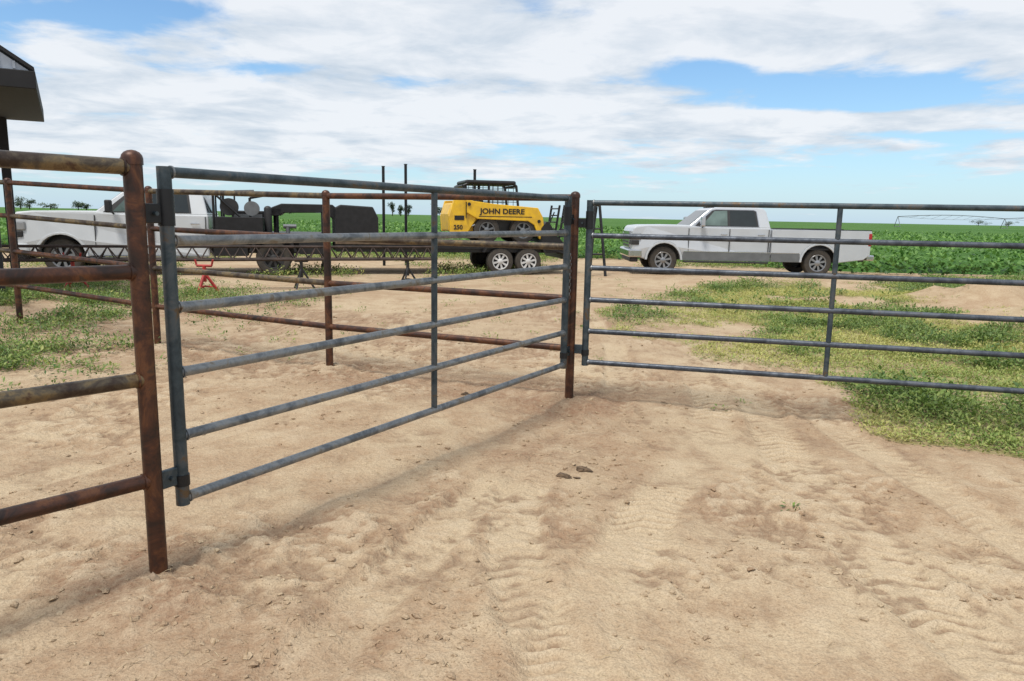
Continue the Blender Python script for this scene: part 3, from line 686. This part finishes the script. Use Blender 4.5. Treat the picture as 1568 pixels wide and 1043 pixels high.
# ---------------------------------------------------------------- rusty truss beam on stands
ta=Vector((-9.7,13.6,0)); tb=Vector((-1.75,16.6,0)); Lt=(tb-ta).length
tr=empty('truss_beam',ta,math.atan2(3.0,7.95))
segs=[]
for y,z in ((0,.62),(.32,.62),(.16,.88)): segs.append(((0,y,z),(Lt,y,z),.028))
n=int(Lt/.3)
for i in range(n):
    x=i*Lt/n; x2=(i+1)*Lt/n; xm=(x+x2)/2
    segs+=[((x,0,.62),(xm,.16,.88),.013),((xm,.16,.88),(x2,0,.62),.013),((x,.32,.62),(xm,.16,.88),.011),((xm,.16,.88),(x2,.32,.62),.011),((x,0,.62),(x2,.32,.62),.01)]
tubes('lattice',segs,M_truss,tr)
def stand(name,x,y,mat,h=.6,r=.022):
    e=empty(name,(x,y,float(ground_z(x,y))-.01))
    sg=[((0,0,.25),(0,0,h),.035)]
    for a in (20,140,260):
        sg+=[((0,0,h*.75),(.27*math.cos(rad(a)),.27*math.sin(rad(a)),0),r),((0,0,h*.3),(.18*math.cos(rad(a)),.18*math.sin(rad(a)),h*.25),r*.6)]
    sg+=[((-.14,0,h),(.14,0,h),.025),((-.14,0,h),(-.17,0,h+.12),.02),((.14,0,h),(.17,0,h+.12),.02)]
    tubes('frame',sg,mat,e); return e
def onT(f,off=.16): 
    d=(tb-ta).normalized(); nrm=Vector((-d.y,d.x,0)); p=ta+(tb-ta)*f+nrm*off; return p.x,p.y
stand('jack_stand',*onT(.16),M_red,.6); stand('jack_stand',*onT(.44,-1.0),M_red,.55,.028)
stand('jack_stand',*onT(.66),M_plast,.6); stand('jack_stand',*onT(.93),M_plast,.6)

for (x,y,h) in ((-4.05,23.2,3.05),(-3.42,23.6,3.15),(-1.28,24.0,3.05)):
    e=empty('steel_pole',(x,y,0)); tube('pole',(0,0,-.2),(0,0,h),.045,M_hinge,e,12); tube('cap',(0,0,h-.02),(0,0,h),.055,M_hinge,e,12)

# ---------------------------------------------------------------- metal building corner at left
bd=empty('metal_building',(-7.32,11.6,.16),rad(31))
prism('gable_siding',[(-.02,3.47),(-4,3.47),(-4,6.15),(-1.0,4.13)],.02,.10,M_roofw,bd)
for i in range(18):
    x=-.22-.2*i; box(f'siding_rib_{i}',x,x+.035,-.004,.02,3.48,3.46+max(.05,(-x)*.675-.02),M_roofw,bd)
prism('rake_trim',[(.05,3.46),(.05,3.52),(-4,6.25),(-4,6.19)],-.03,5,M_blackroof,bd)
box('header_beam',-4,.06,-.06,5,3.20,3.458,M_blackroof,bd,.01)
for i in range(2):
    box(f'column_{i}',-.74,-.58,.1+4.5*i,.24+4.5*i,-.3,3.20,M_blackroof,bd,.005)
    box(f'column_base_{i}',-.80,-.52,.04+4.5*i,.30+4.5*i,-.25,.02,M_conc,bd)

# ---------------------------------------------------------------- irrigation pivot on the horizon
ip=empty('irrigation_pivot',(0,0,0)); segs=[]
A=Vector((128,250,0)); B=Vector((430,330,0)); n=7
for i in range(n+1):
    p=A+(B-A)*i/n
    segs+=[(p+Vector((0,-2,.5)),p+Vector((0,0,4)),.1),(p+Vector((0,2,.5)),p+Vector((0,0,4)),.1),(p+Vector((-2,-2,.6)),p+Vector((2,2,.6)),.12)]
    if i<n:
        q=A+(B-A)*(i+1)/n
        for j in range(10):
            f0,f1=j/10,(j+1)/10
            a0=p+(q-p)*f0+Vector((0,0,3.9+.8*math.sin(math.pi*f0))); a1=p+(q-p)*f1+Vector((0,0,3.9+.8*math.sin(math.pi*f1)))
            b0=p+(q-p)*f0+Vector((0,0,3.8-.6*math.sin(math.pi*f0))); b1=p+(q-p)*f1+Vector((0,0,3.8-.6*math.sin(math.pi*f1)))
            segs+=[(a0,a1,.11),(b0,b1,.04),(b0,a1,.035)]
tubes('spans',segs,M_lower,ip,6)
# ---------------------------------------------------------------- distant trees
dt=empty('distant_trees'); P=[];S=[];segs=[]
M_tree=leaf_mat('tree_leaf',(.06,.09,.06),(.09,.13,.08),(.14,.19,.10))
for (a,D,h,w) in ((-.660,480,9,4.5),(-.648,500,7,4),(-.583,520,7,4),(-.572,520,5.5,5),(-.163,500,10,2.2),(-.152,505,8,2.),(-.142,505,8,2.2),(-.105,520,9,4),(-.098,520,7,4.5),(-.30,560,6,6),(.62,900,8,9),(.66,900,7,7),(-.62,520,5,6)):
    x=a*D; segs.append(((x,D,0),(x+.3,D,h*.55),.35))
    for j in range(4): segs.append(((x+.2,D,h*.35),(x+R.uniform(-w*.6,w*.6),D+R.uniform(-1,1),h*.75),.12))
    for j in range(11):
        c0=np.array([x+R.normal(0,w*.4),D+R.normal(0,w*.3),h*R.uniform(.25,.85)]); m_=60
        P.append(c0+R.normal(0,1,(m_,3))*np.array([w*.2,w*.2,h*.08])); S.append(np.full(m_,R.uniform(.1,.9)))
P=np.concatenate(P);S=np.concatenate(S);n=len(P)
leaves('foliage',P,R.uniform(0,6.28,n),R.uniform(-.5,1.2,n),R.uniform(.5,1.1,n),R.uniform(.4,.8,n),S,M_tree,dt)
tubes('trunks',segs,M_bark,dt,6)

# ---------------------------------------------------------------- world
w=bpy.data.worlds.new('World'); scene.world=w; w.use_nodes=True
nt=w.node_tree; N=nt.nodes; L=nt.links; N.clear()
SE,SAZ=66.,215.   # elevation, azimuth (deg clockwise from +Y)
tc=N.new('ShaderNodeTexCoord'); sep=N.new('ShaderNodeSeparateXYZ'); L.new(tc.outputs['Generated'],sep.inputs[0])
x,y,z=sep.outputs
zc=mth('ADD',mth('MAXIMUM',z,0.),.09)
cb=N.new('ShaderNodeCombineXYZ'); L.new(mth('MULTIPLY',mth('DIVIDE',x,zc),1.05),cb.inputs[0]); L.new(mth('DIVIDE',y,zc),cb.inputs[1]); cb.inputs[2].default_value=3.1
def nz(sc,det,rough,dist,vec,off=0.):
    n=N.new('ShaderNodeTexNoise'); n.inputs['Scale'].default_value=sc; n.inputs['Detail'].default_value=det; n.inputs['Roughness'].default_value=rough; n.inputs['Distortion'].default_value=dist
    if off:
        a=N.new('ShaderNodeVectorMath'); a.operation='ADD'; L.new(vec,a.inputs[0]); a.inputs[1].default_value=(off,off*.7,off*.3); vec=a.outputs[0]
    L.new(vec,n.inputs['Vector']); return n.outputs['Fac']
nA=nz(.95,8,.56,.2,cb.outputs[0]); nB=nz(3.2,7,.6,.3,cb.outputs[0],5.)
ys_=mth('MAXIMUM',y,.05); a_=mth('DIVIDE',x,ys_); e_=mth('DIVIDE',z,ys_)
def gauss(a0,e0,sa,se,amp):
    p=mth('POWER',mth('ABSOLUTE',mth('DIVIDE',mth('SUBTRACT',a_,a0),sa)),2.); q=mth('POWER',mth('ABSOLUTE',mth('DIVIDE',mth('SUBTRACT',e_,e0),se)),2.)
    return mth('MULTIPLY',mth('EXPONENT',mth('MULTIPLY',mth('ADD',p,q),-1.)),amp)
tot=mth('ADD',mth('ADD',mth('MULTIPLY',nA,.66),mth('MULTIPLY',nB,.34)),.15)
for gs in ((.24,.185,.07,.018,-.22),(.50,.172,.16,.022,-.26),(.36,.15,.12,.010,-.18),(-.52,.25,.11,.022,-.24),(-.66,.22,.05,.05,-.16),(-.15,.17,.08,.011,-.17),(-.30,.185,.06,.008,-.14),(.56,.265,.06,.014,-.22),
           (.58,.115,.20,.009,-.2),(.15,.245,.3,.03,.08),(-.25,.13,.35,.03,.10),(.45,.13,.12,.010,.13),(.0,.015,3.,.038,-.26),(.55,.06,.38,.035,-.2),(.05,.09,.12,.012,-.08),(-.45,.075,.2,.03,.06)):
    tot=mth('ADD',tot,gauss(*gs))
cov=N.new('ShaderNodeMapRange'); cov.interpolation_type='SMOOTHSTEP'; cov.inputs[1].default_value=.455; cov.inputs[2].default_value=.62; cov.inputs[3].default_value=0.; cov.inputs[4].default_value=.95
L.new(tot,cov.inputs[0])
sky=N.new('ShaderNodeTexSky'); sky.sky_type='NISHITA'; sky.sun_disc=False; sky.sun_elevation=rad(SE); sky.sun_rotation=rad(SAZ); sky.air_density=1.0; sky.dust_density=.3; sky.ozone_density=2.5
sc_=mixc(1.,sky.outputs[0],(1.0,1.25,1.40),'MULTIPLY')
hz=mth('EXPONENT',mth('MULTIPLY',mth('MAXIMUM',z,0.),-13.))
sc_=mixc(mth('MULTIPLY',hz,.88),sc_,(4.7,6.1,7.4))
b1=N.new('ShaderNodeBackground'); b1.inputs[1].default_value=.115; L.new(sc_,b1.inputs[0])
b2=N.new('ShaderNodeBackground'); b2.inputs[1].default_value=1.0
nC=nz(1.7,7,.6,.3,cb.outputs[0],11.)
cc=mixc(mrange(mth('ADD',mth('MULTIPLY',nC,.7),mth('MULTIPLY',tot,.3)),.41,.60),(.57,.66,.76),(.88,.91,.95))
L.new(cc,b2.inputs[0])
ms=N.new('ShaderNodeMixShader'); L.new(cov.outputs[0],ms.inputs[0]); L.new(b1.outputs[0],ms.inputs[1]); L.new(b2.outputs[0],ms.inputs[2])
wo=N.new('ShaderNodeOutputWorld'); L.new(ms.outputs[0],wo.inputs[0])
sl=bpy.data.lights.new('sun','SUN'); sl.energy=3.4; sl.angle=rad(12); sl.color=(1,.95,.87)
so=bpy.data.objects.new('sun',sl); col.objects.link(so)
d=Vector((math.sin(rad(SAZ))*math.cos(rad(SE)),math.cos(rad(SAZ))*math.cos(rad(SE)),math.sin(rad(SE))))
so.rotation_euler=d.to_track_quat('Z','Y').to_euler()

# ---------------------------------------------------------------- camera
cd=bpy.data.cameras.new('camera'); cd.sensor_width=36; cd.lens=36*1130/1568; cd.clip_start=.05; cd.clip_end=9000
co=bpy.data.objects.new('camera',cd); col.objects.link(co)
co.matrix_world=Matrix.Translation((0,0,1.6))@Matrix.Rotation(rad(90-9.55),4,'X')@Matrix.Rotation(rad(1.06),4,'Z')
scene.camera=co
